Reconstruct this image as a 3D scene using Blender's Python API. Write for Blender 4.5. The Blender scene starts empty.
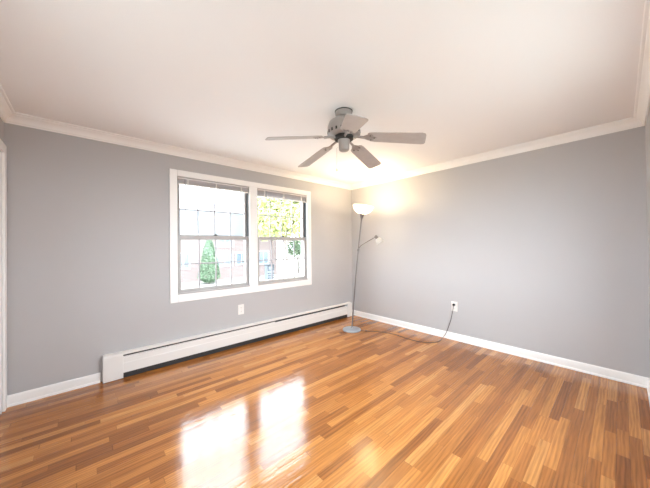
import bpy, bmesh, math, random
from mathutils import Vector, Matrix
random.seed(7)
S = bpy.context.scene
COL = S.collection
PI = math.pi

# ------------------------------------------------------------------ camera, world, light, exposure
L, W, H = 4.250, 3.568, 2.44          # window wall (along x), lamp wall (along y), height
cam_d = bpy.data.cameras.new('camera')
cam = bpy.data.objects.new('camera', cam_d); COL.objects.link(cam)
R_ = Vector((0.74378232, -0.66834297, -0.01027348))
U_ = Vector((0.00329371, -0.01170494, 0.99992607))
F_ = Vector((0.66841381, 0.74376117, 0.0065046))
cam.matrix_world = Matrix(((R_.x, U_.x, -F_.x, -3.7478), (R_.y, U_.y, -F_.y, -3.4112), (R_.z, U_.z, -F_.z, 1.3052), (0, 0, 0, 1)))
cam_d.sensor_fit = 'HORIZONTAL'; cam_d.sensor_width = 36.0
cam_d.lens = 266.2931 / 650 * 36
cam_d.clip_start = 0.02; cam_d.clip_end = 300
S.camera = cam

SKY = 7.0
wd = bpy.data.worlds.new('overcast_sky'); S.world = wd; wd.use_nodes = True
nt = wd.node_tree; bg = nt.nodes['Background']
bg.inputs['Color'].default_value = (0.85, 0.93, 1.0, 1); bg.inputs['Strength'].default_value = SKY

def portal(name, loc, rot, sx, sy):
    d = bpy.data.lights.new(name, 'AREA'); d.shape = 'RECTANGLE'; d.size = sx; d.size_y = sy
    d.cycles.is_portal = True
    o = bpy.data.objects.new(name, d); COL.objects.link(o); o.location = loc; o.rotation_euler = rot
portal('window_daylight', (-2.02, 0.17, 1.45), (-PI/2, 0, 0), 1.95, 1.42)
portal('added_rear_daylight', (-2.05, -W-0.17, 1.435), (PI/2, 0, 0), 1.70, 1.45)  # portal of the unseen rear window added for fill
portal('added_side_daylight', (-L-0.17, -2.475, 1.575), (0, -PI/2, 0), 1.15, 1.55)  # portal of the unseen side window added for fill

S.view_settings.view_transform = 'Standard'; S.view_settings.look = 'None'
S.view_settings.gamma = 1.0; S.view_settings.use_curve_mapping = False
S.view_settings.exposure = 1.18
S.cycles.max_bounces = 14; S.cycles.diffuse_bounces = 10; S.cycles.glossy_bounces = 4
S.cycles.transparent_max_bounces = 16; S.cycles.use_denoising = True
S.cycles.sample_clamp_indirect = 12

# ------------------------------------------------------------------ materials
def mat(name, col, rough=0.6, metal=0.0, ior=1.5, spec=0.5):
    m = bpy.data.materials.new(name); m.use_nodes = True
    b = m.node_tree.nodes['Principled BSDF']
    b.inputs['Base Color'].default_value = (*col, 1); b.inputs['Roughness'].default_value = rough
    b.inputs['Metallic'].default_value = metal; b.inputs['IOR'].default_value = ior
    b.inputs['Specular IOR Level'].default_value = spec
    return m
def nn(m, t, **kw):
    n = m.node_tree.nodes.new(t)
    for k, v in kw.items(): setattr(n, k, v)
    return n
def ln(m, a, b): m.node_tree.links.new(a, b)
def bsdf(m): return m.node_tree.nodes['Principled BSDF']
def math_n(m, op, a, b=None, c=None):
    n = nn(m, 'ShaderNodeMath', operation=op)
    for i, v in enumerate((a, b, c)):
        if v is None: continue
        if isinstance(v, (int, float)): n.inputs[i].default_value = v
        else: ln(m, v, n.inputs[i])
    return n.outputs[0]
def noise(m, vec, scale, detail=3, rough=0.55):
    n = nn(m, 'ShaderNodeTexNoise'); n.inputs['Scale'].default_value = scale
    n.inputs['Detail'].default_value = detail; n.inputs['Roughness'].default_value = rough
    if vec is not None: ln(m, vec, n.inputs['Vector'])
    return n
def bumped(m, scale, strength, dist=0.002, detail=3):
    tc = nn(m, 'ShaderNodeTexCoord'); n = noise(m, tc.outputs['Object'], scale, detail)
    b = nn(m, 'ShaderNodeBump'); b.inputs['Strength'].default_value = strength; b.inputs['Distance'].default_value = dist
    ln(m, n.outputs['Fac'], b.inputs['Height']); ln(m, b.outputs['Normal'], bsdf(m).inputs['Normal'])
    return m
def tinted(m, scale, c0, c1, detail=4):
    tc = nn(m, 'ShaderNodeTexCoord'); n = noise(m, tc.outputs['Object'], scale, detail)
    r = nn(m, 'ShaderNodeValToRGB'); r.color_ramp.elements[0].position = .3; r.color_ramp.elements[1].position = .7
    r.color_ramp.elements[0].color = (*c0, 1); r.color_ramp.elements[1].color = (*c1, 1)
    ln(m, n.outputs['Fac'], r.inputs['Fac']); ln(m, r.outputs['Color'], bsdf(m).inputs['Base Color'])
    return m

M = {}
M['wall'] = bumped(tinted(mat('grey_wall_paint', (.5, .48, .47), .7, spec=.25), 1.5, (.483, .473, .480), (.493, .483, .490)), 260, .35, .0012)
M['ceiling'] = bumped(mat('white_ceiling_paint', (.865, .85, .848), .85, spec=.2), 190, .5, .0016)
M['trim'] = bumped(mat('white_trim_paint', (.88, .865, .855), .38), 30, .05)
M['sash'] = mat('taupe_vinyl_sash', (.43, .405, .395), .4)
M['muntin'] = mat('grey_grille_bar', (.42, .405, .425), .45)
M['track'] = mat('black_jamb_track', (.012, .012, .014), .5)
M['blind'] = bumped(mat('white_blind_slats', (.66, .63, .64), .45), 40, .05)
M['wand'] = mat('clear_grey_wand', (.45, .45, .47), .25)
M['enamel'] = bumped(mat('white_enamel_steel', (.80, .775, .75), .35), 12, .04)
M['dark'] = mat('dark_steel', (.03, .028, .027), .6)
M['fins'] = mat('aluminium_fins', (.25, .24, .23), .45, .6)
M['plate'] = mat('white_plastic_plate', (.85, .82, .79), .35)
M['slot'] = mat('dark_slot', (.02, .02, .02), .7)
M['screw'] = mat('painted_screw', (.6, .58, .55), .35, .5)
M['nickel'] = mat('brushed_nickel', (.47, .45, .44), .38, .7)
M['silver'] = bumped(mat('silver_grey_enamel', (.36, .375, .41), .4, .2), 60, .03)
M['pole'] = mat('grey_painted_pole', (.17, .145, .135), .4, .15)
M['cord'] = mat('grey_brown_cord', (.06, .042, .036), .5)
M['plug'] = mat('black_plug', (.012, .011, .011), .45)
M['fan_body'] = mat('taupe_enamel_fan', (.36, .325, .305), .42, .15)
M['fan_dark'] = mat('black_canopy_gasket', (.02, .02, .02), .6)
M['blade'] = bumped(tinted(mat('whitewashed_blade', (.46, .42, .40), .5), 18, (.44, .40, .385), (.485, .45, .43)), 40, .05)
M['vent'] = mat('dark_motor_vent', (.025, .023, .022), .7)

# translucent lamp glass
def shade_mat(name, col):
    m = bpy.data.materials.new(name); m.use_nodes = True
    out = m.node_tree.nodes['Material Output']; b = bsdf(m)
    b.inputs['Base Color'].default_value = (*col, 1); b.inputs['Roughness'].default_value = .35
    t = nn(m, 'ShaderNodeBsdfTranslucent'); t.inputs['Color'].default_value = (*col, 1)
    mx = nn(m, 'ShaderNodeMixShader'); mx.inputs[0].default_value = .62
    ln(m, b.outputs[0], mx.inputs[1]); ln(m, t.outputs[0], mx.inputs[2]); ln(m, mx.outputs[0], out.inputs['Surface'])
    return m
M['shade'] = shade_mat('frosted_white_shade', (.88, .86, .82))
def emit_mat(name, col, s):
    m = bpy.data.materials.new(name); m.use_nodes = True; b = bsdf(m)
    b.inputs['Emission Color'].default_value = (*col, 1); b.inputs['Emission Strength'].default_value = s
    return m
M['bulb'] = emit_mat('warm_lit_bulb', (1, .80, .5), 22)
M['bulb_off'] = mat('frosted_bulb', (.8, .78, .74), .4)
# window pane: clear with a faint mirror
def pane_mat():
    m = bpy.data.materials.new('clear_window_pane'); m.use_nodes = True
    nt = m.node_tree; nt.nodes.remove(bsdf(m)); out = nt.nodes['Material Output']
    tr = nn(m, 'ShaderNodeBsdfTransparent'); tr.inputs['Color'].default_value = (.97, .985, .985, 1)
    gl = nn(m, 'ShaderNodeBsdfGlossy'); gl.inputs['Roughness'].default_value = 0.0
    mx = nn(m, 'ShaderNodeMixShader'); mx.inputs[0].default_value = .008
    ln(m, tr.outputs[0], mx.inputs[1]); ln(m, gl.outputs[0], mx.inputs[2]); ln(m, mx.outputs[0], out.inputs['Surface'])
    return m
M['glass'] = pane_mat()

# oak strip floor: strips run along x
def floor_mat():
    m = mat('oak_strip_floor', (.5, .25, .1), .16, ior=1.6)
    tc = nn(m, 'ShaderNodeTexCoord'); sp = nn(m, 'ShaderNodeSeparateXYZ'); ln(m, tc.outputs['Object'], sp.inputs[0])
    X, Y = sp.outputs[0], sp.outputs[1]
    PW = .0572
    yy = math_n(m, 'DIVIDE', Y, PW); row = math_n(m, 'FLOOR', yy); fy = math_n(m, 'FRACT', yy)
    wr = nn(m, 'ShaderNodeTexWhiteNoise', noise_dimensions='1D'); ln(m, row, wr.inputs['W'])
    wr2 = nn(m, 'ShaderNodeTexWhiteNoise', noise_dimensions='1D'); ln(m, math_n(m, 'ADD', row, 71.3), wr2.inputs['W'])
    ln_len = math_n(m, 'MULTIPLY_ADD', wr2.outputs['Value'], .6, .38)
    xx = math_n(m, 'DIVIDE', math_n(m, 'ADD', X, math_n(m, 'MULTIPLY', wr.outputs['Value'], 9.0)), ln_len)
    # uneven strip ends: warp the coordinate before flooring
    xx = math_n(m, 'ADD', xx, math_n(m, 'MULTIPLY', math_n(m, 'SINE', math_n(m, 'MULTIPLY', xx, 2.3)), .3))
    cell = math_n(m, 'FLOOR', xx); fx = math_n(m, 'FRACT', xx)
    cv = nn(m, 'ShaderNodeCombineXYZ'); ln(m, row, cv.inputs[0]); ln(m, cell, cv.inputs[1])
    wn = nn(m, 'ShaderNodeTexWhiteNoise', noise_dimensions='2D'); ln(m, cv.outputs[0], wn.inputs['Vector'])
    rnd = wn.outputs['Value']
    sc = nn(m, 'ShaderNodeSeparateColor'); ln(m, wn.outputs['Color'], sc.inputs[0])
    ramp = nn(m, 'ShaderNodeValToRGB'); cr = ramp.color_ramp
    pts = [(0, (0.2404, 0.0806, 0.0175)), (0.1, (0.28, 0.094, 0.0198)), (0.26, (0.333, 0.1182, 0.0248)), (0.5, (0.3941, 0.1459, 0.0314)), (0.75, (0.4806, 0.1855, 0.041)), (0.92, (0.5202, 0.2187, 0.0548)), (1, (0.5466, 0.2426, 0.0701))]
    cr.elements[0].position, cr.elements[0].color = pts[0][0], (*pts[0][1], 1)
    cr.elements[1].position, cr.elements[1].color = pts[-1][0], (*pts[-1][1], 1)
    for p, c in pts[1:-1]:
        e = cr.elements.new(p); e.color = (*c, 1)
    ln(m, rnd, ramp.inputs['Fac'])
    # grain: stretched noise, shifted per strip
    off = math_n(m, 'MULTIPLY', sc.outputs[1], 37.0)
    gv = nn(m, 'ShaderNodeCombineXYZ')
    ln(m, math_n(m, 'MULTIPLY', math_n(m, 'ADD', X, off), 3.2), gv.inputs[0]); ln(m, math_n(m, 'MULTIPLY', Y, 70), gv.inputs[1]); ln(m, off, gv.inputs[2])
    g1 = noise(m, gv.outputs[0], 1.0, 5, .65)
    gv2 = nn(m, 'ShaderNodeCombineXYZ')
    ln(m, math_n(m, 'MULTIPLY', math_n(m, 'ADD', X, off), 2.6), gv2.inputs[0]); ln(m, math_n(m, 'MULTIPLY', Y, 20), gv2.inputs[1]); ln(m, off, gv2.inputs[2])
    wv = nn(m, 'ShaderNodeTexWave', wave_type='BANDS', bands_direction='Y'); ln(m, gv2.outputs[0], wv.inputs['Vector'])
    wv.inputs['Scale'].default_value = .8; wv.inputs['Distortion'].default_value = 9.0; wv.inputs['Detail'].default_value = 2.0; wv.inputs['Detail Scale'].default_value = .8
    gr = math_n(m, 'ADD', math_n(m, 'MULTIPLY', g1.outputs['Fac'], .84), math_n(m, 'MULTIPLY', wv.outputs['Fac'], .16))
    gr2 = nn(m, 'ShaderNodeMapRange'); ln(m, gr, gr2.inputs['Value'])
    gr2.inputs['From Min'].default_value = .3; gr2.inputs['From Max'].default_value = .7; gr2.inputs['To Min'].default_value = .64; gr2.inputs['To Max'].default_value = 1.24
    # joints
    def edge(f, w):
        a = math_n(m, 'MINIMUM', f, math_n(m, 'SUBTRACT', 1.0, f))
        return math_n(m, 'LESS_THAN', a, w)
    jx = math_n(m, 'LESS_THAN', math_n(m, 'MULTIPLY', math_n(m, 'MINIMUM', fx, math_n(m, 'SUBTRACT', 1.0, fx)), ln_len), .0012)
    jt = math_n(m, 'MAXIMUM', edge(fy, .014), jx)
    dark = math_n(m, 'MULTIPLY', gr2.outputs[0], math_n(m, 'MULTIPLY_ADD', jt, -.35, 1.0))
    mul = nn(m, 'ShaderNodeVectorMath', operation='SCALE'); ln(m, ramp.outputs['Color'], mul.inputs[0]); ln(m, dark, mul.inputs['Scale'])
    ln(m, mul.outputs[0], bsdf(m).inputs['Base Color'])
    # polish: gentle cupping of strips and sanding ripple in the lacquer
    cup = math_n(m, 'MULTIPLY', math_n(m, 'MULTIPLY', fy, math_n(m, 'SUBTRACT', 1.0, fy)), .5)
    rv = nn(m, 'ShaderNodeCombineXYZ'); ln(m, math_n(m, 'MULTIPLY', X, 14), rv.inputs[0]); ln(m, math_n(m, 'MULTIPLY', Y, 34), rv.inputs[1]); ln(m, off, rv.inputs[2])
    rp = noise(m, rv.outputs[0], 1.0, 4, .6)
    hgt = math_n(m, 'ADD', math_n(m, 'MULTIPLY', rp.outputs['Fac'], .55), math_n(m, 'ADD', math_n(m, 'MULTIPLY', cup, .8), math_n(m, 'MULTIPLY_ADD', gr, .34, math_n(m, 'MULTIPLY', math_n(m, 'MULTIPLY', math_n(m, 'SUBTRACT', sc.outputs[2], .5), fy), .35))))
    bp = nn(m, 'ShaderNodeBump'); bp.inputs['Strength'].default_value = 1.0; bp.inputs['Distance'].default_value = .0016
    ln(m, hgt, bp.inputs['Height']); ln(m, bp.outputs['Normal'], bsdf(m).inputs['Normal'])
    rr = math_n(m, 'MULTIPLY_ADD', g1.outputs['Fac'], .08, .05); ln(m, rr, bsdf(m).inputs['Roughness'])
    return m
M['floor'] = floor_mat()

# outdoors
def brick_mat():
    m = mat('weathered_brick', (.5, .3, .26), .9)
    tc = nn(m, 'ShaderNodeTexCoord'); mp = nn(m, 'ShaderNodeMapping'); mp.inputs['Rotation'].default_value = (PI/2, 0, 0)
    ln(m, tc.outputs['Object'], mp.inputs['Vector'])
    b = nn(m, 'ShaderNodeTexBrick'); ln(m, mp.outputs[0], b.inputs['Vector'])
    b.inputs['Scale'].default_value = 1.0; b.inputs['Brick Width'].default_value = .24; b.inputs['Row Height'].default_value = .085; b.inputs['Mortar Size'].default_value = .012
    b.inputs['Color1'].default_value = (.173, .122, .114, 1); b.inputs['Color2'].default_value = (.197, .143, .135, 1); b.inputs['Mortar'].default_value = (.223, .197, .195, 1)
    ln(m, b.outputs['Color'], bsdf(m).inputs['Base Color']); return m
M['brick'] = brick_mat()
def siding_mat():
    m = mat('pale_lap_siding', (.6, .64, .66), .7)
    tc = nn(m, 'ShaderNodeTexCoord'); sp = nn(m, 'ShaderNodeSeparateXYZ'); ln(m, tc.outputs['Object'], sp.inputs[0])
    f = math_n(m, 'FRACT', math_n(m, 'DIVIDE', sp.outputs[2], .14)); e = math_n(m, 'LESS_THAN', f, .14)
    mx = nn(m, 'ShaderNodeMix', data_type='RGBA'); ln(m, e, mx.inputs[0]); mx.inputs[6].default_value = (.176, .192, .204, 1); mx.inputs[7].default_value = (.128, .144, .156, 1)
    ln(m, mx.outputs[2], bsdf(m).inputs['Base Color']); return m
M['siding'] = siding_mat()
M['roof'] = tinted(mat('grey_shingles', (.2, .2, .21), .9), 9, (.289, .285, .289), (.340, .332, .332))
M['house_trim'] = mat('white_house_trim', (.4, .42, .44), .6)
M['house_pane'] = mat('blue_grey_pane', (.15, .185, .22), .15)
M['house_pane_dark'] = mat('dark_blue_pane', (.09, .12, .15), .15)
M['lawn'] = tinted(mat('pale_lawn', (.3, .33, .25), .95), 3, (.215, .215, .19), (.26, .255, .23))
M['paving'] = tinted(mat('pale_concrete', (.42, .42, .41), .9), 4, (.40, .40, .39), (.46, .46, .45))
def leaf_mat(name, a, b):
    m = tinted(mat(name, a, .6), 2.2, a, b, 2)
    return m
M['leaf_yellow'] = leaf_mat('yellow_green_leaves', (.276, .324, .121), (.438, .421, .162))
M['leaf_green'] = leaf_mat('mid_green_leaves', (.085, .135, .075), (.140, .190, .100))
M['leaf_conifer'] = leaf_mat('bright_conifer_green', (.078, .130, .072), (.10, .155, .09))
M['leaf_hedge'] = leaf_mat('blue_green_leaves', (.053, .086, .075), (.075, .112, .098))
M['bark'] = tinted(mat('grey_bark', (.18, .15, .13), .95), 12, (.12, .10, .085), (.22, .19, .17))
M['ac_case'] = mat('grey_metal_case', (.102, .114, .129), .300)
M['ac_dark'] = mat('dark_grey_metal', (.012, .016, .022), .250)

# ------------------------------------------------------------------ mesh helpers
class MB:
    def __init__(s): s.bm = bmesh.new()
    def box(s, x0, x1, y0, y1, z0, z1, T=None):
        vs = [s.bm.verts.new((x, y, z)) for x in (x0, x1) for y in (y0, y1) for z in (z0, z1)]
        if T: 
            for v in vs: v.co = T @ v.co
        for f in ((0,1,3,2),(4,6,7,5),(0,4,5,1),(2,3,7,6),(0,2,6,4),(1,5,7,3)): s.bm.faces.new([vs[i] for i in f])
        return s
    def lathe(s, prof, n=32, T=None, cap=True):
        rings = []
        for r, z in prof:
            ring = [s.bm.verts.new((r*math.cos(2*PI*k/n), r*math.sin(2*PI*k/n), z)) for k in range(n)]
            rings.append(ring)
        if T:
            for ring in rings:
                for v in ring: v.co = T @ v.co
        for a, b in zip(rings, rings[1:]):
            for k in range(n): s.bm.faces.new((a[k], a[(k+1) % n], b[(k+1) % n], b[k]))
        if cap:
            s.bm.faces.new(rings[0][::-1]); s.bm.faces.new(rings[-1])
        return s
    def tube(s, pts, r, n=10, cap=True):
        pts = [Vector(p) for p in pts]; rings = []
        rs = r if isinstance(r, (list, tuple)) else [r]*len(pts)
        ref = None
        for i, p in enumerate(pts):
            t = (pts[min(i+1, len(pts)-1)] - pts[max(i-1, 0)]).normalized()
            if ref is None:
                ref = t.orthogonal().normalized()
            a = (ref - t*ref.dot(t)).normalized(); ref = a; b = t.cross(a)
            rings.append([s.bm.verts.new(p + (a*math.cos(2*PI*k/n) + b*math.sin(2*PI*k/n))*rs[i]) for k in range(n)])
        for a, b in zip(rings, rings[1:]):
            for k in range(n): s.bm.faces.new((a[k], a[(k+1) % n], b[(k+1) % n], b[k]))
        if cap:
            s.bm.faces.new(rings[0][::-1]); s.bm.faces.new(rings[-1])
        return s
    def sweep(s, prof, f0, f1):
        """closed profile of (d, z); f0/f1 map (d, z) to the two end points"""
        a = [s.bm.verts.new(f0(d, z)) for d, z in prof]; b = [s.bm.verts.new(f1(d, z)) for d, z in prof]
        n = len(prof)
        for k in range(n): s.bm.faces.new((a[k], a[(k+1) % n], b[(k+1) % n], b[k]))
        s.bm.faces.new(a[::-1]); s.bm.faces.new(b); return s
    def poly_prism(s, pts, z0, z1, T=None):
        lo = [s.bm.verts.new((x, y, z0)) for x, y in pts]; hi = [s.bm.verts.new((x, y, z1)) for x, y in pts]
        n = len(pts)
        if T:
            for v in lo + hi: v.co = T @ v.co
        for k in range(n): s.bm.faces.new((lo[k], lo[(k+1) % n], hi[(k+1) % n], hi[k]))
        s.bm.faces.new(lo[::-1]); s.bm.faces.new(hi); return s
    def build(s, name, m, parent=None, bevel=0, smooth=False, angle=40, segs=2):
        bmesh.ops.recalc_face_normals(s.bm, faces=s.bm.faces[:])
        me = bpy.data.meshes.new(name); s.bm.to_mesh(me); s.bm.free()
        me.materials.append(M[m] if isinstance(m, str) else m)
        o = bpy.data.objects.new(name, me); COL.objects.link(o)
        if parent: o.parent = parent
        if bevel:
            b = o.modifiers.new('bevel', 'BEVEL'); b.width = bevel; b.segments = segs; b.limit_method = 'ANGLE'; b.angle_limit = math.radians(40)
        if smooth:
            for p in me.polygons: p.use_smooth = True
            if hasattr(me, 'set_sharp_from_angle'): me.set_sharp_from_angle(angle=math.radians(angle))
        return o
def empty(name, loc=(0, 0, 0), parent=None):
    o = bpy.data.objects.new(name, None); COL.objects.link(o); o.location = loc; o.empty_display_size = .05
    if parent: o.parent = parent
    return o
def tag(o, label, cat, group=None):
    o['label'] = label; o['category'] = cat
    if group: o['group'] = group
    return o
def struct(o, label=None, cat=None):
    o['kind'] = 'structure'
    if label: o['label'] = label
    if cat: o['category'] = cat
    return o
def copy_tree(o, parent=None):
    c = o.copy(); COL.objects.link(c); c.parent = parent
    for ch in list(o.children): copy_tree(ch, c)
    return c

# ------------------------------------------------------------------ room shell
T = .15; ZB = -.8
WX0, WXM0, WXM1, WX1 = -2.965, -2.08, -1.96, -1.08      # two window openings
WZ0, WZ1 = .770, 2.125
struct(MB().box(-L-T, T, -W-T, T, -.12, 0).build('floor', 'floor'), 'glossy honey oak strip floor with random length boards', 'floor')
struct(MB().box(-L-T, T, -W-T, T, H, H+.12).build('ceiling', 'ceiling'), 'plain white painted ceiling with crown molding around it', 'ceiling')
n = MB()
n.box(-L-T, WX0, 0, T, ZB, H).box(WX1, T, 0, T, ZB, H).box(WXM0, WXM1, 0, T, WZ0, WZ1).box(WX0, WX1, 0, T, ZB, WZ0).box(WX0, WX1, 0, T, WZ1, H)
struct(n.build('wall_north', 'wall'), 'grey painted wall holding the double window above the heater', 'wall')
struct(MB().box(0, T, -W-T, 0, ZB, H).build('wall_east', 'wall'), 'plain grey painted wall right of the floor lamp', 'wall')
TY0, TY1, TZ0, TZ1 = -3.20, -1.75, 1.05, 2.10             # high side window on the left, unseen, added for fill daylight
SX0, SX1, SZ0, SZ1 = -2.85, -1.25, .77, 2.10               # rear window facing the double one, unseen, added for fill daylight
struct(MB().box(-L-T, SX0, -W-T, -W, ZB, H).box(SX1, 0, -W-T, -W, ZB, H).box(SX0, SX1, -W-T, -W, ZB, SZ0).box(SX0, SX1, -W-T, -W, SZ1, H).build('wall_south', 'wall'), 'grey painted wall at the far right edge', 'wall')
DY0, DY1, DZ = -.86, -.09, 2.085                         # door opening in the left wall
w = MB()
w.box(-L-T, -L, DY1, 0, ZB, H).box(-L-T, -L, DY0, DY1, DZ, H).box(-L-T, -L, DY0, DY1, ZB, 0)
w.box(-L-T, -L, TY1, DY0, ZB, H).box(-L-T, -L, TY0, TY1, ZB, TZ0).box(-L-T, -L, TY0, TY1, TZ1, H).box(-L-T, -L, -W, TY0, ZB, H)
struct(w.build('wall_west', 'wall'), 'grey painted wall with white door casing at the left edge', 'wall')

frames = {'north': ((-L, 0), (1, 0), (0, -1), L), 'east': ((0, 0), (0, -1), (-1, 0), W), 'south': ((0, -W), (-1, 0), (0, 1), L), 'west': ((-L, -W), (0, 1), (1, 0), W)}
def along(side, prof, s0, s1, m0, m1, mb):
    (ox, oy), (tx, ty), (nx, ny), ln_ = frames[side]
    def f(s, mit): return lambda d, z: (ox + tx*(s+mit*d) + nx*d, oy + ty*(s+mit*d) + ny*d, z)
    return mb.sweep(prof, f(s0, m0), f(s1, m1))
c0, cp = H-.085, .070
crown = [(0, c0), (.010, c0), (.012, c0+.010), (.016, c0+.014), (.020, c0+.030), (.030, c0+.047), (.045, c0+.060), (.052, c0+.066), (.053, c0+.071), (.066, c0+.073), (cp, c0+.077), (cp, H), (0, H)]
for i, side in enumerate(('north', 'east', 'south', 'west')):
    o = along(side, crown, 0, frames[side][3], 1, -1, MB()).build('trim_%d' % (i+1), 'trim', smooth=True, angle=25)
    struct(o, 'white crown molding along the top of the %s' % {'north': 'window wall', 'east': 'right wall by the lamp', 'south': 'wall at the right edge', 'west': 'wall at the left edge'}[side], 'molding')
base = [(0, 0), (.020, 0), (.020, .008), (.0175, .015), (.012, .019), (.0115, .076), (.009, .086), (.004, .0925), (0, .0925)]
for side, segs in (('north', [(0, .605, 1, 0), (L-.088, L, 0, -1)]), ('east', [(0, W, 1, -1)]), ('south', [(0, L, 1, -1)]), ('west', [(0, W+DY0-.07, 1, 0), (W-.022, W, 0, -1)])):
    mb = MB()
    for sg in segs: along(side, base, *sg, mb)
    struct(mb.build('baseboard_' + side, 'trim', smooth=True, angle=25), 'white baseboard with rounded shoe along the %s' % {'north': 'window wall left of heater', 'east': 'right wall behind the cord', 'south': 'wall at the right edge', 'west': 'wall at the left edge'}[side], 'baseboard')

# door in the left wall (casing shows at the left edge)
dr = struct(empty('door_1', (-L, (DY0+DY1)/2, 0)), 'white door and casing at the left edge of the room', 'door')
def wl(mb): # left-wall items are built in world space, moved under the door empty
    return mb
off = Matrix.Translation((L, -(DY0+DY1)/2, 0))
cs = MB()
for a in ((-L, -L+.019, DY1, DY1+.07, 0, DZ+.07), (-L, -L+.019, DY0-.07, DY0, 0, DZ+.07), (-L, -L+.019, DY0, DY1, DZ, DZ+.07)): cs.box(*a, T=off)
cs.build('casing', 'trim', dr, bevel=.005)
jb = MB()
for a in ((-L-T, -L, DY1-.018, DY1, 0, DZ), (-L-T, -L, DY0, DY0+.018, 0, DZ), (-L-T, -L, DY0+.018, DY1-.018, DZ-.018, DZ)): jb.box(*a, T=off)
jb.build('jamb', 'trim', dr)
sl = MB().box(-L-.065, -L-.030, DY0+.02, DY1-.02, .008, DZ-.02, T=off)
for zz in ((.2, .95), (1.1, 1.9)):
    for yy in ((DY0+.12, (DY0+DY1)/2-.05), ((DY0+DY1)/2+.05, DY1-.12)): sl.box(-L-.030, -L-.024, yy[0], yy[1], zz[0], zz[1], T=off)
sl.build('slab', 'trim', dr, bevel=.003)
kb = MB().lathe([(.026, 0), (.026, .006), (.010, .012), (.010, .030), (.024, .040), (.028, .052), (.022, .066), (.004, .070)], 20, T=off @ Matrix.Translation((-L-.030, DY0+.085, .95)) @ Matrix.Rotation(PI/2, 4, 'Y'))
kb.build('door_knob', 'nickel', dr, smooth=True)

# ------------------------------------------------------------------ double window
cz = MB(); ct = .020
OX0, OX1, OZ0, OZ1 = -3.043, -.999, .672, 2.195
prof_pieces = [(OX0, WX0, OZ0, OZ1), (WX1, OX1, OZ0, OZ1), (WX0, WX1, WZ1, OZ1), (WX0, WX1, OZ0, WZ0-.008), (WXM0, WXM1, WZ0-.008, WZ1)]
for x0, x1, z0, z1 in prof_pieces: cz.box(x0, x1, -ct, 0, z0, z1)
struct(cz.build('trim_5', 'trim', bevel=.004), 'white picture frame casing around the double window', 'window casing')

def make_window(idx, x0, x1, label):
    xc = (x0+x1)/2
    w = struct(empty('window_%d' % idx, (xc, 0, WZ0)), label, 'window')
    hw = (x1-x0)/2; h = WZ1-WZ0; mr = 1.412-WZ0
    # frame lining the opening
    f = MB()
    f.box(-hw, hw, -.018, T, -.008, .006).box(-hw, hw, 0, T, h-.012, h).box(-hw, -hw+.008, .0, T, .006, h-.012).box(hw-.008, hw, .0, T, .006, h-.012)
    f.build('frame', 'sash', w)
    tr = MB().box(hw-.012, hw-.0081, .004, .050, mr+.035, h-.012).box(-hw+.0081, -hw+.012, .004, .050, mr+.035, h-.012)
    tr.build('jamb_track', 'track', w)
    def sash(name, y0, y1, z0, z1, rb, rt, st=.030):
        s = MB(); a = hw-.012
        s.box(-a, -a+st, y0, y1, z0, z1).box(a-st, a, y0, y1, z0, z1).box(-a+st, a-st, y0, y1, z0, z0+rb).box(-a+st, a-st, y0, y1, z1-rt, z1)
        so = s.build(name, 'sash', w, bevel=.002)
        g = MB().box(-a+st, a-st, (y0+y1)/2-.003, (y0+y1)/2+.003, z0+rb, z1-rt).build('pane', 'glass', so)
        m = MB(); gz0, gz1 = z0+rb, z1-rt; yc = y0+.006; gw = (a-st)*2
        for k in (1, 2, 3):
            xx = -a+st+gw*k/4; m.box(xx-.0078, xx+.0078, yc-.004, yc+.004, gz0, gz1)
        zz = (gz0+gz1)/2
        for k in range(4):
            xa = -a+st+gw*k/4+(.0078 if k else 0); xb = -a+st+gw*(k+1)/4-(.0078 if k < 3 else 0)
            m.box(xa, xb, yc-.004, yc+.004, zz-.0078, zz+.0078)
        m.build('grille', 'muntin', so)
        return so
    lo = sash('lower_sash', .014, .048, .006, mr+.034, .040, .050)
    up = sash('upper_sash', .052, .086, mr-.02, h-.012, .050, .045)
    lk = MB().box(-.028, .028, .016, .046, mr+.034, mr+.040).box(-.012, .020, .018, .034, mr+.040, mr+.054)
    lk.build('sash_lock', 'dark', lo, bevel=.003)
    return w
make_window(1, WX0, WXM0, 'left double hung window unit with four by two grilles, bush and brick house outside')
make_window(2, WXM1, WX1, 'right double hung window unit with grilles, yellow green tree outside')

def make_blind(x0, x1, label, wand_x, drop):
    w = x1-x0-.02
    b = tag(empty('mini_blind', ((x0+x1)/2, .0, WZ1)), label, 'blind', 'raised blinds at the window tops')
    MB().box(-w/2, w/2, -.014, .012, -.030, -.013).build('headrail', 'blind', b, bevel=.002)
    s = MB()
    for k in range(14):
        z = -.034-k*drop/14
        s.box(-w/2+.004, w/2-.004, -.013, .011, z-.0012, z)
    s.build('slat_stack', 'blind', b)
    MB().box(-w/2+.003, w/2-.003, -.014, .012, -.047-drop, -.034-drop).build('bottom_rail', 'plate', b, bevel=.003)
    for x in (-w*.38, 0, w*.38):
        MB().box(x-.006, x+.006, -.0165, -.0145, -.049-drop, -.028).build('ladder_tape', 'plate', b)
    MB().tube([(wand_x, -.018, -.025), (wand_x, -.020, -.06), (wand_x+.003, -.022, -.40)], .0042, 6).build('tilt_wand', 'wand', b)
    return b
make_blind(WX0, WXM0, 'raised white mini blind stacked at the top of the left window', -.36, .044)
make_blind(WXM1, WX1, 'raised white mini blind stacked at the top of the right window', -.30, .070)

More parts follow.
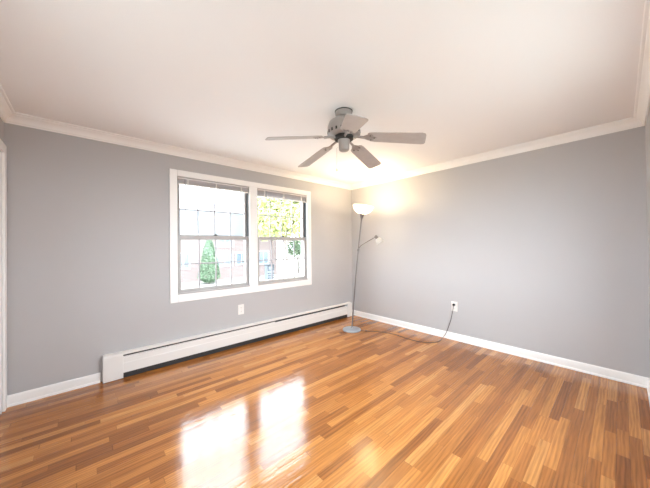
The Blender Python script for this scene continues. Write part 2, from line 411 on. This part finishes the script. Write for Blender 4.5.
# rear and side windows, unseen: added only to bring in fill daylight
def fill_window(idx, loc, rz, hw, hh, label):
    w = struct(empty('window_%d' % idx, loc), label, 'window'); w.rotation_euler = (0, 0, rz)
    f = MB()
    for a in ((-hw-.07, -hw, 0, .02, -.09, hh+.07), (hw, hw+.07, 0, .02, -.09, hh+.07), (-hw, hw, 0, .02, hh, hh+.07), (-hw, hw, 0, .02, -.09, 0)): f.box(*a)
    f.build('casing', 'trim', w, bevel=.004)
    f = MB()
    for a in ((-hw, -hw+.035, -.09, -.05, 0, hh), (hw-.035, hw, -.09, -.05, 0, hh), (-hw+.035, hw-.035, -.09, -.05, 0, .04), (-hw+.035, hw-.035, -.09, -.05, hh-.04, hh), (-.02, .02, -.09, -.05, .04, hh-.04)): f.box(*a)
    so = f.build('sash', 'sash', w)
    MB().box(-hw+.035, hw-.035, -.073, -.067, .04, hh-.04).build('pane', 'glass', so)
fill_window(3, ((SX0+SX1)/2, -W, SZ0), 0, (SX1-SX0)/2, SZ1-SZ0, 'added white rear window, unseen behind the camera, for fill daylight')
fill_window(4, (-L, (TY0+TY1)/2, TZ0), -PI/2, (TY1-TY0)/2, TZ1-TZ0, 'added white high side window, unseen in the left wall, for fill daylight')

# ------------------------------------------------------------------ baseboard heater
HX0, HX1 = -3.630, -.090
ht = tag(empty('baseboard_heater', (HX0, 0, 0)), 'long white metal baseboard heater on the floor under the double window', 'heater')
def hb(*a): return MB().box(a[0]-HX0, a[1]-HX0, *a[2:])
CX0, CX1 = -3.472, -.212
for x0, x1 in ((HX0, CX0), (CX1, HX1)):
    e = MB().sweep([(0, .004), (.074, .004), (.074, .236), (.068, .250), (0, .256)], lambda d, z, x=x0: (x-HX0, -d, z), lambda d, z, x=x1: (x-HX0, -d, z))
    e.build('end_cap', 'enamel', ht, bevel=.003)
hb(CX0, CX1, -.004, -.001, .02, .245).build('back_plate', 'dark', ht)
hb(CX0, CX1, -.060, -.056, .002, .080).build('gap_shade_strip', 'dark', ht)  # dark strip added as the shade in the open gap below the panel
MB().sweep([(.001, .253), (.067, .247), (.071, .243), (.071, .2355), (.068, .2355), (.068, .241), (.001, .246)], lambda d, z: (CX0-HX0, -d, z), lambda d, z: (CX1-HX0, -d, z)).build('hood', 'enamel', ht)
MB().sweep([(.071, .056), (.071, .150), (.069, .156), (.069, .200), (.063, .209), (.060, .207), (.066, .198), (.066, .058)], lambda d, z: (CX0-HX0, -d, z), lambda d, z: (CX1-HX0, -d, z)).build('front_panel', 'enamel', ht)
MB().sweep([(.064, .211), (.0735, .213), (.0735, .2215), (.0705, .2215), (.069, .215), (.062, .213)], lambda d, z: (CX0-HX0, -d, z), lambda d, z: (-1.727-HX0, -d, z)).build('damper', 'enamel', ht)
fn = MB()
for k in range(130):
    x = CX0+.02+k*(CX1-CX0-.04)/129; fn.box(x-HX0-.0008, x-HX0+.0008, -.058, -.010, .095, .155)
fe = fn.build('heating_fins', 'fins', ht); fe['kind'] = 'stuff'
MB().tube([(CX0-HX0, -.034, .125), (CX1-HX0, -.034, .125)], .011, 10).build('water_pipe', 'fins', ht, smooth=True)

# ------------------------------------------------------------------ wall outlets
def make_outlet(label, loc, rz):
    o = tag(empty('wall_outlet', loc), label, 'outlet', 'white duplex wall outlets'); o.rotation_euler = (0, 0, rz)
    MB().box(-.041, .041, -.006, 0, -.066, .066).build('cover_plate', 'plate', o, bevel=.003)
    for z in (.026, -.026):
        r = MB().poly_prism([(.017*math.cos(t)*1.0, max(-.0145, min(.0145, .0185*math.sin(t)))) for t in [2*PI*k/24 for k in range(24)]], .006, .0078, T=Matrix.Translation((0, 0, z)) @ Matrix.Rotation(PI/2, 4, 'X'))
        ro = r.build('receptacle', 'plate', o)
        s = MB().box(-.0078, -.006, -.0092, -.0084, z-.001, z+.009).box(.006, .0078, -.0092, -.0084, z-.001, z+.008).box(-.0025, .0025, -.0092, -.0084, z-.010, z-.005)
        s.build('slots', 'slot', ro)
    MB().lathe([(.0035, 0), (.003, .0012), (.0005, .0015)], 12, T=Matrix.Translation((0, -.006, 0)) @ Matrix.Rotation(PI/2, 4, 'X')).build('screw', 'screw', o)
    return o
make_outlet('white duplex outlet under the double window with nothing plugged in', (-2.206, 0, .465), 0)
make_outlet('white duplex outlet on the right wall with the black lamp plug in it', (0, -1.877, .458), -PI/2)

# ------------------------------------------------------------------ floor lamp
BX, BY = -.707, -.624
lamp = tag(empty('floor_lamp', (BX, BY, 0)), 'leaning grey torchiere floor lamp with white bowl and small side light in the corner', 'lamp')
def lp(p): return Vector(p) - Vector((BX, BY, 0))
MB().lathe([(.128, 0), (.138, .004), (.140, .014), (.134, .024), (.10, .031), (.03, .034), (.018, .040), (.016, .055), (.004, .057)], 40).build('base', 'silver', lamp, smooth=True, angle=50)
pb, pt = lp((-.705, -.626, .034)), lp((-.591, -.743, 1.711))
bt, bb = lp((-.567, -.767, 1.926)), lp((-.584, -.750, 1.778))
ptsP = []
for k in range(13):
    t = k/12; p = pb.lerp(pt, t); sag = math.sin(PI*t)*.018; ptsP.append(p + Vector((.012, -.011, 0))*0 + Vector((-.7, .7, 0))*sag*.5)
MB().tube(ptsP, .0105, 12).build('pole', 'pole', lamp, smooth=True)
axis = (bt-bb).normalized()
def orient(p, d):
    return Matrix.Translation(p) @ d.to_track_quat('Z', 'Y').to_matrix().to_4x4()
Tb = orient(pt, axis)
MB().lathe([(.011, -.02), (.013, 0), (.020, .02), (.032, .055), (.040, .072), (.040, .078), (.006, .079)], 24, T=Tb).build('socket_cup', 'pole', lamp, smooth=True)
MB().lathe([(.036, .079), (.078, .093), (.117, .120), (.140, .152), (.153, .190), (.157, .199), (.153, .1995), (.147, .188), (.134, .154), (.112, .126), (.075, .099), (.034, .085)], 40, T=Tb, cap=False).build('bowl_shade', 'shade', lamp, smooth=True, angle=60)
MB().lathe([(.013, .082), (.014, .10), (.026, .125), (.030, .145), (.026, .165), (.014, .178), (.002, .181)], 16, T=Tb).build('bulb', 'bulb', lamp, smooth=True)
# side arm
arm = [lp(p) for p in ((-.628, -.705, 1.234), (-.622, -.713, 1.262), (-.60, -.733, 1.30), (-.54, -.786, 1.350), (-.48, -.840, 1.395), (-.425, -.889, 1.436))]
MB().tube(arm, .0065, 8).build('side_arm', 'pole', lamp, smooth=True)
MB().lathe([(.016, -.020), (.017, .018), (.010, .022)], 16, T=orient(lp((-.629, -.704, 1.234)), axis)).build('clamp', 'pole', lamp, smooth=True)
sd = (lp((-.378, -.932, 1.340)) - lp((-.425, -.889, 1.436))).normalized()
Ts = orient(lp((-.425, -.889, 1.441)), sd)
MB().lathe([(.004, -.022), (.018, -.018), (.024, 0), (.026, .034), (.006, .036)], 18, T=Ts).build('side_socket', 'pole', lamp, smooth=True)
MB().lathe([(.022, .034), (.040, .046), (.053, .075), (.060, .112), (.057, .112), (.050, .076), (.038, .050), (.022, .039)], 28, T=Ts, cap=False).build('side_shade', 'shade', lamp, smooth=True, angle=60)
MB().lathe([(.010, .036), (.011, .045), (.019, .060), (.020, .075), (.012, .088), (.002, .091)], 14, T=Ts).build('side_bulb', 'bulb_off', lamp, smooth=True)
MB().lathe([(.005, 0), (.006, .006), (.005, .012), (.001, .014)], 10, T=orient(pt + axis*.03 + Vector((-.012, -.014, 0)), Vector((-.6, -.8, 0)))).build('switch_knob', 'plug', lamp, smooth=True)
# cord: along the floor, up the wall to the plug
fl = [(-.640, -.742, .006), (-.602, -.788, .004), (-.532, -.876, .004), (-.464, -.980, .004), (-.418, -1.118, .004), (-.409, -1.247, .004), (-.430, -1.404, .004), (-.431, -1.538, .004), (-.403, -1.626, .004), (-.350, -1.697, .004), (-.278, -1.744, .004), (-.180, -1.755, .008), (-.085, -1.763, .040), (-.050, -1.790, .11), (-.042, -1.822, .21), (-.040, -1.848, .30), (-.040, -1.868, .40), (-.038, -1.876, .455), (-.030, -1.877, .482)]
def spline(P, sub=6):
    P = [Vector(p) for p in P]; out = []
    for i in range(len(P)-1):
        a, b, c, d = P[max(i-1, 0)], P[i], P[i+1], P[min(i+2, len(P)-1)]
        for k in range(sub):
            t = k/sub
            out.append(.5*((2*b)+(c-a)*t+(2*a-5*b+4*c-d)*t*t+(3*b-a-3*c+d)*t**3))
    return out + [P[-1]]
cord = MB().tube([lp(p) for p in spline(fl)], .0036, 8).build('power_cord', 'cord', lamp, smooth=True)
pl = MB().box(-.034, -.0095, -.016, .016, -.014, .014, T=Matrix.Translation(lp((0, -1.877, .484))))
pl.build('plug', 'plug', cord, bevel=.004)
sw_ = MB().box(-.016, .016, -.009, .009, -.004, .010, T=Matrix.Translation(lp((-.585, -.808, .004))) @ Matrix.Rotation(-.93, 4, 'Z'))
sw_.build('inline_switch', 'cord', cord, bevel=.004)
# the lamp's own light
pd = bpy.data.lights.new('bowl_light', 'POINT'); pd.energy = 15; pd.color = (1, .80, .50); pd.shadow_soft_size = .05
po = bpy.data.objects.new('bowl_light', pd); COL.objects.link(po); po.parent = lamp; po.location = Tb @ Vector((0, 0, .182))

# ------------------------------------------------------------------ ceiling fan
FX, FY = -2.120, -1.853
fan = tag(empty('ceiling_fan', (FX, FY, H)), 'taupe five blade ceiling fan with pull chain in the middle of the ceiling', 'ceiling fan')
def Z(z): return z-H
MB().lathe([(.073, Z(2.432)), (.075, Z(2.436)), (.075, Z(2.4399))], 36).build('gasket', 'fan_dark', fan, smooth=True)
MB().lathe([(.030, Z(2.375)), (.055, Z(2.385)), (.068, Z(2.40)), (.072, Z(2.418)), (.072, Z(2.432))], 36).build('canopy', 'fan_body', fan, smooth=True, angle=50)
MB().lathe([(.075, Z(2.228)), (.125, Z(2.232)), (.136, Z(2.242)), (.138, Z(2.262)), (.137, Z(2.305)), (.124, Z(2.343)), (.094, Z(2.367)), (.05, Z(2.378)), (.03, Z(2.380))], 44).build('motor_housing', 'fan_body', fan, smooth=True, angle=50)
for k in range(20):
    MB().box(.1330, .1392, -.007, .007, Z(2.243), Z(2.266), T=Matrix.Rotation(2*PI*k/20, 4, 'Z')).build('vent_slot', 'vent', fan)
MB().lathe([(.05, Z(2.195)), (.078, Z(2.200)), (.082, Z(2.212)), (.078, Z(2.228))], 36).build('flywheel', 'vent', fan, smooth=True)
MB().lathe([(.020, Z(2.104)), (.036, Z(2.106)), (.043, Z(2.114)), (.045, Z(2.13)), (.045, Z(2.175)), (.052, Z(2.186)), (.052, Z(2.195))], 32).build('switch_housing', 'fan_body', fan, smooth=True, angle=50)
ZBL = 2.200
PITCH = math.radians(13)
def blade_outline():
    r0, r1 = .205, .655
    P = [(r0, -.042), (r0+.012, -.056), (r0+.05, -.062), (r1-.030, -.0725), (r1-.010, -.066), (r1-.001, -.048)]
    return P + [(x, -y) for x, y in P[::-1]]
a0 = math.radians(157.5)
first = None
for k in range(5):
    if first is None:
        T0 = Matrix.Translation((.19, 0, 0)) @ Matrix.Rotation(math.radians(9), 4, 'Y') @ Matrix.Translation((-.19, 0, 0)) @ Matrix.Rotation(-PITCH, 4, 'X')
        b = MB().poly_prism(blade_outline(), -.003, .003, T=T0).build('blade', 'blade', fan, bevel=.0015)
        ir = MB()
        # decorative bracket: arm from the motor, scrolled fork under the blade
        ir.tube([(.060, 0, .012), (.10, 0, .012), (.135, 0, .006), (.178, 0, -.004)], [.011, .010, .010, .011], 8)
        ir.poly_prism([(.165, -.014), (.20, -.036), (.238, -.040), (.250, -.028), (.232, -.016), (.262, -.006), (.275, 0), (.262, .006), (.232, .016), (.250, .028), (.238, .040), (.20, .036), (.165, .014)], -.0078, -.0032, T=T0)
        ir.build('blade_iron', 'fan_body', b, bevel=.001)
        for (sx, sy) in ((.225, -.027), (.225, .027), (.255, 0)):
            MB().lathe([(.004, -.0105), (.005, -.0078), (.002, -.0084)], 8, T=T0 @ Matrix.Translation((sx, sy, 0))).build('screw', 'vent', b)
        first = b
    else:
        b = copy_tree(first, fan)
    b.location = (0, 0, Z(ZBL)); b.rotation_euler = (0, math.radians(3.6 if k == 4 else 0), a0 - k*2*PI/5 + (math.radians(2) if k == 4 else 0))
ch = MB().tube([(-.040, .036, Z(2.135)), (-.046, .0413, Z(2.128)), (-.046, .0413, Z(1.955))], .0016, 6)
co = ch.build('pull_chain', 'nickel', fan)
MB().lathe([(.001, Z(1.930)), (.005, Z(1.934)), (.006, Z(1.945)), (.003, Z(1.956)), (.001, Z(1.958))], 10, T=Matrix.Translation((-.046, .0413, 0))).build('pull_knob', 'nickel', co, smooth=True)

# ------------------------------------------------------------------ outdoors
GZ = -.80
struct(MB().box(-60, 70, T, 90, GZ-.2, GZ).box(-60, 70, -60, -W-T, GZ-.2, GZ).box(-60, -L-T, -W-T, T, GZ-.2, GZ).build('ground_lawn', 'lawn'), 'pale lawn outside the windows', 'ground')
struct(MB().box(-4, 16, 2.0, 8.8, GZ, GZ+.02).build('ground_paving', 'paving'), 'pale paved yard outside below the windows', 'paving')

HY = 14.0
hs = tag(empty('house', (2.5, HY, GZ)), 'pale brick neighbouring house with upper siding seen through the left window', 'house')
def hbx(x0, x1, y0, y1, z0, z1): return MB().box(x0-2.5, x1-2.5, y0-HY, y1-HY, z0-GZ, z1-GZ)
hbx(-6, 7.0, HY, HY+7, GZ, 2.05).build('wall', 'brick', hs)
hbx(-6.1, 7.1, HY-.12, HY+7.1, 2.05, 3.55).build('upper_siding', 'siding', hs)
MB().sweep([(-.16, 3.55), (7.3, 3.55), (3.5, 4.6)], lambda d, z: (-6.4-2.5, d, z-GZ), lambda d, z: (7.4-2.5, d, z-GZ)).build('roof', 'roof', hs)
for x0, x1, z0, z1, mt in ((.20, .95, -.02, .98, 'house_pane'), (2.45, 3.60, .0, .98, 'house_pane'), (3.75, 4.62, .05, .92, 'house_pane_dark'), (2.45, 3.65, 1.28, 1.85, 'house_pane'), (-1.6, -.6, 0, 1, 'house_pane'), (5.4, 6.3, 0, 1, 'house_pane')):
    wf = MB()
    for a in ((x0, x0+.08, z0, z1), (x1-.08, x1, z0, z1), (x0+.08, x1-.08, z0, z0+.08), (x0+.08, x1-.08, z1-.08, z1), ((x0+x1)/2-.025, (x0+x1)/2+.025, z0+.08, z1-.08)): wf.box(a[0]-2.5, a[1]-2.5, -.05, 0, a[2]-GZ, a[3]-GZ)
    wo = wf.build('house_window', 'house_trim', hs)
    MB().box(x0+.08-2.5, x1-.08-2.5, -.02, -.003, z0+.08-GZ, z1-.08-GZ).build('pane', mt, wo)

def leaves(mb, n, fn_pos, size):
    for _ in range(n):
        p, nrm = fn_pos(); s = size*random.uniform(.6, 1.3)
        q = Vector((random.gauss(0, 1), random.gauss(0, 1), random.gauss(0, 1))).normalized()
        d = (nrm + q*.9).normalized(); u = d.orthogonal().normalized(); v = d.cross(u)
        a = random.uniform(0, 2*PI); u, v = u*math.cos(a)+v*math.sin(a), v*math.cos(a)-u*math.sin(a)
        vs = [mb.bm.verts.new(p + u*s*x + v*s*y + d*s*z) for x, y, z in ((-1, 0, 0), (-.2, -.42, .08), (1, 0, -.05), (-.2, .42, .08))]
        mb.bm.faces.new(vs)
def blob(c, r, hollow=.55):
    c = Vector(c)
    def f():
        d = Vector((random.gauss(0, 1), random.gauss(0, 1), random.gauss(0, 1))).normalized()
        k = random.uniform(hollow, 1.0)
        return c + Vector((d.x*r[0], d.y*r[1], d.z*r[2]))*k, d
    return f
def cone(h, r):
    def f():
        t = random.random()**1.05; a = random.uniform(0, 2*PI)
        rr = r*(1-t)**.6*min(1, (t+.06)*6)*random.uniform(.75, 1.0)
        return Vector((rr*math.cos(a), rr*math.sin(a), .1+t*h)), Vector((math.cos(a), math.sin(a), .5)).normalized()
    return f
sh = tag(empty('conifer_shrub', (1.52, 12.4, GZ)), 'bright green cone shaped evergreen shrub outside the left window', 'shrub')
mb = MB(); leaves(mb, 4200, cone(2.55, .66), .07); mb.build('foliage', 'leaf_conifer', sh)
MB().tube([(0, 0, 0), (0, 0, 1.6)], [.05, .02], 8).build('trunk', 'bark', sh)

def tree(name, label, loc, trunk_h, crowns, mt, n, size, r=.14):
    t = tag(empty(name, loc), label, 'tree')
    mb = MB()
    for c, rad in crowns: leaves(mb, int(n/len(crowns)), blob(c, rad), size)
    mb.build('foliage', mt, t)
    tb = MB().tube([(0, 0, 0), (.05, 0, trunk_h*.5), (-.03, .05, trunk_h)], [r, r*.8, r*.6], 10)
    for c, rad in crowns: tb.tube([(-.03, .05, trunk_h*.9), Vector(c)*.55 + Vector((0, 0, trunk_h*.4)), c], [r*.5, r*.35, r*.15], 6)
    tb.build('trunk', 'bark', t, smooth=True)
tree('leafy_tree', 'tall yellow green tree filling the upper right window', (5.6, 10.6, GZ), 2.5, [((-1.3, 0, 3.7), (1.25, 1.2, 1.3)), ((-.2, .2, 4.1), (1.5, 1.3, 1.6)), ((1.1, .2, 4.0), (1.6, 1.4, 1.6)), ((2.2, 0, 3.6), (1.3, 1.2, 1.4)), ((-1.2, .3, 5.5), (1.5, 1.3, 1.4)), ((.5, .1, 5.8), (1.6, 1.4, 1.4)), ((2.0, .3, 5.4), (1.5, 1.4, 1.3))], 'leaf_yellow', 9000, .14)
tree('leafy_tree', 'smaller darker green tree behind the lower right window', (8.55, 13.4, GZ), 1.2, [((-.4, 0, 2.0), (.8, .8, .75)), ((.5, 0, 2.2), (.9, .9, .85)), ((1.5, .2, 1.9), (.8, .8, .8))], 'leaf_green', 2600, .11, .09)
hd = tag(empty('hedge', (8.6, 11.0, GZ)), 'low blue green hedge outside the lower right corner of the right window', 'hedge')
mb = MB()
for k in range(4): leaves(mb, 650, blob((-1.0+k*.7, 0, .75), (.62, .55, .75)), .09)
mb.build('foliage', 'leaf_hedge', hd)
for x in (-1.0, .4): MB().tube([(x, 0, 0), (x, 0, .7)], .03, 6).build('stem', 'bark', hd)
# narrow slatted cabinet standing on the paving
ac = tag(empty('slatted_cabinet', (3.20, 8.6, GZ+.02)), 'narrow dark grey slatted cabinet on the paving outside the right window', 'cabinet')
MB().box(-.17, .17, -.16, .16, 0, 1.12).build('case', 'ac_case', ac, bevel=.015)
for k in range(6): MB().box(-.18, .18, -.175, -.16, .12+k*.115, .17+k*.115).build('louver', 'ac_dark', ac)
df = MB().box(-.18, .18, -.185, -.16, .86, .91).box(-.18, .18, -.185, -.16, 1.07, 1.12).box(-.18, -.13, -.185, -.16, .91, 1.07).box(.13, .18, -.185, -.16, .91, 1.07)
df.build('door_frame', 'ac_dark', ac)
MB().box(-.19, .19, -.19, .18, 1.12, 1.16).build('top', 'ac_dark', ac, bevel=.01)
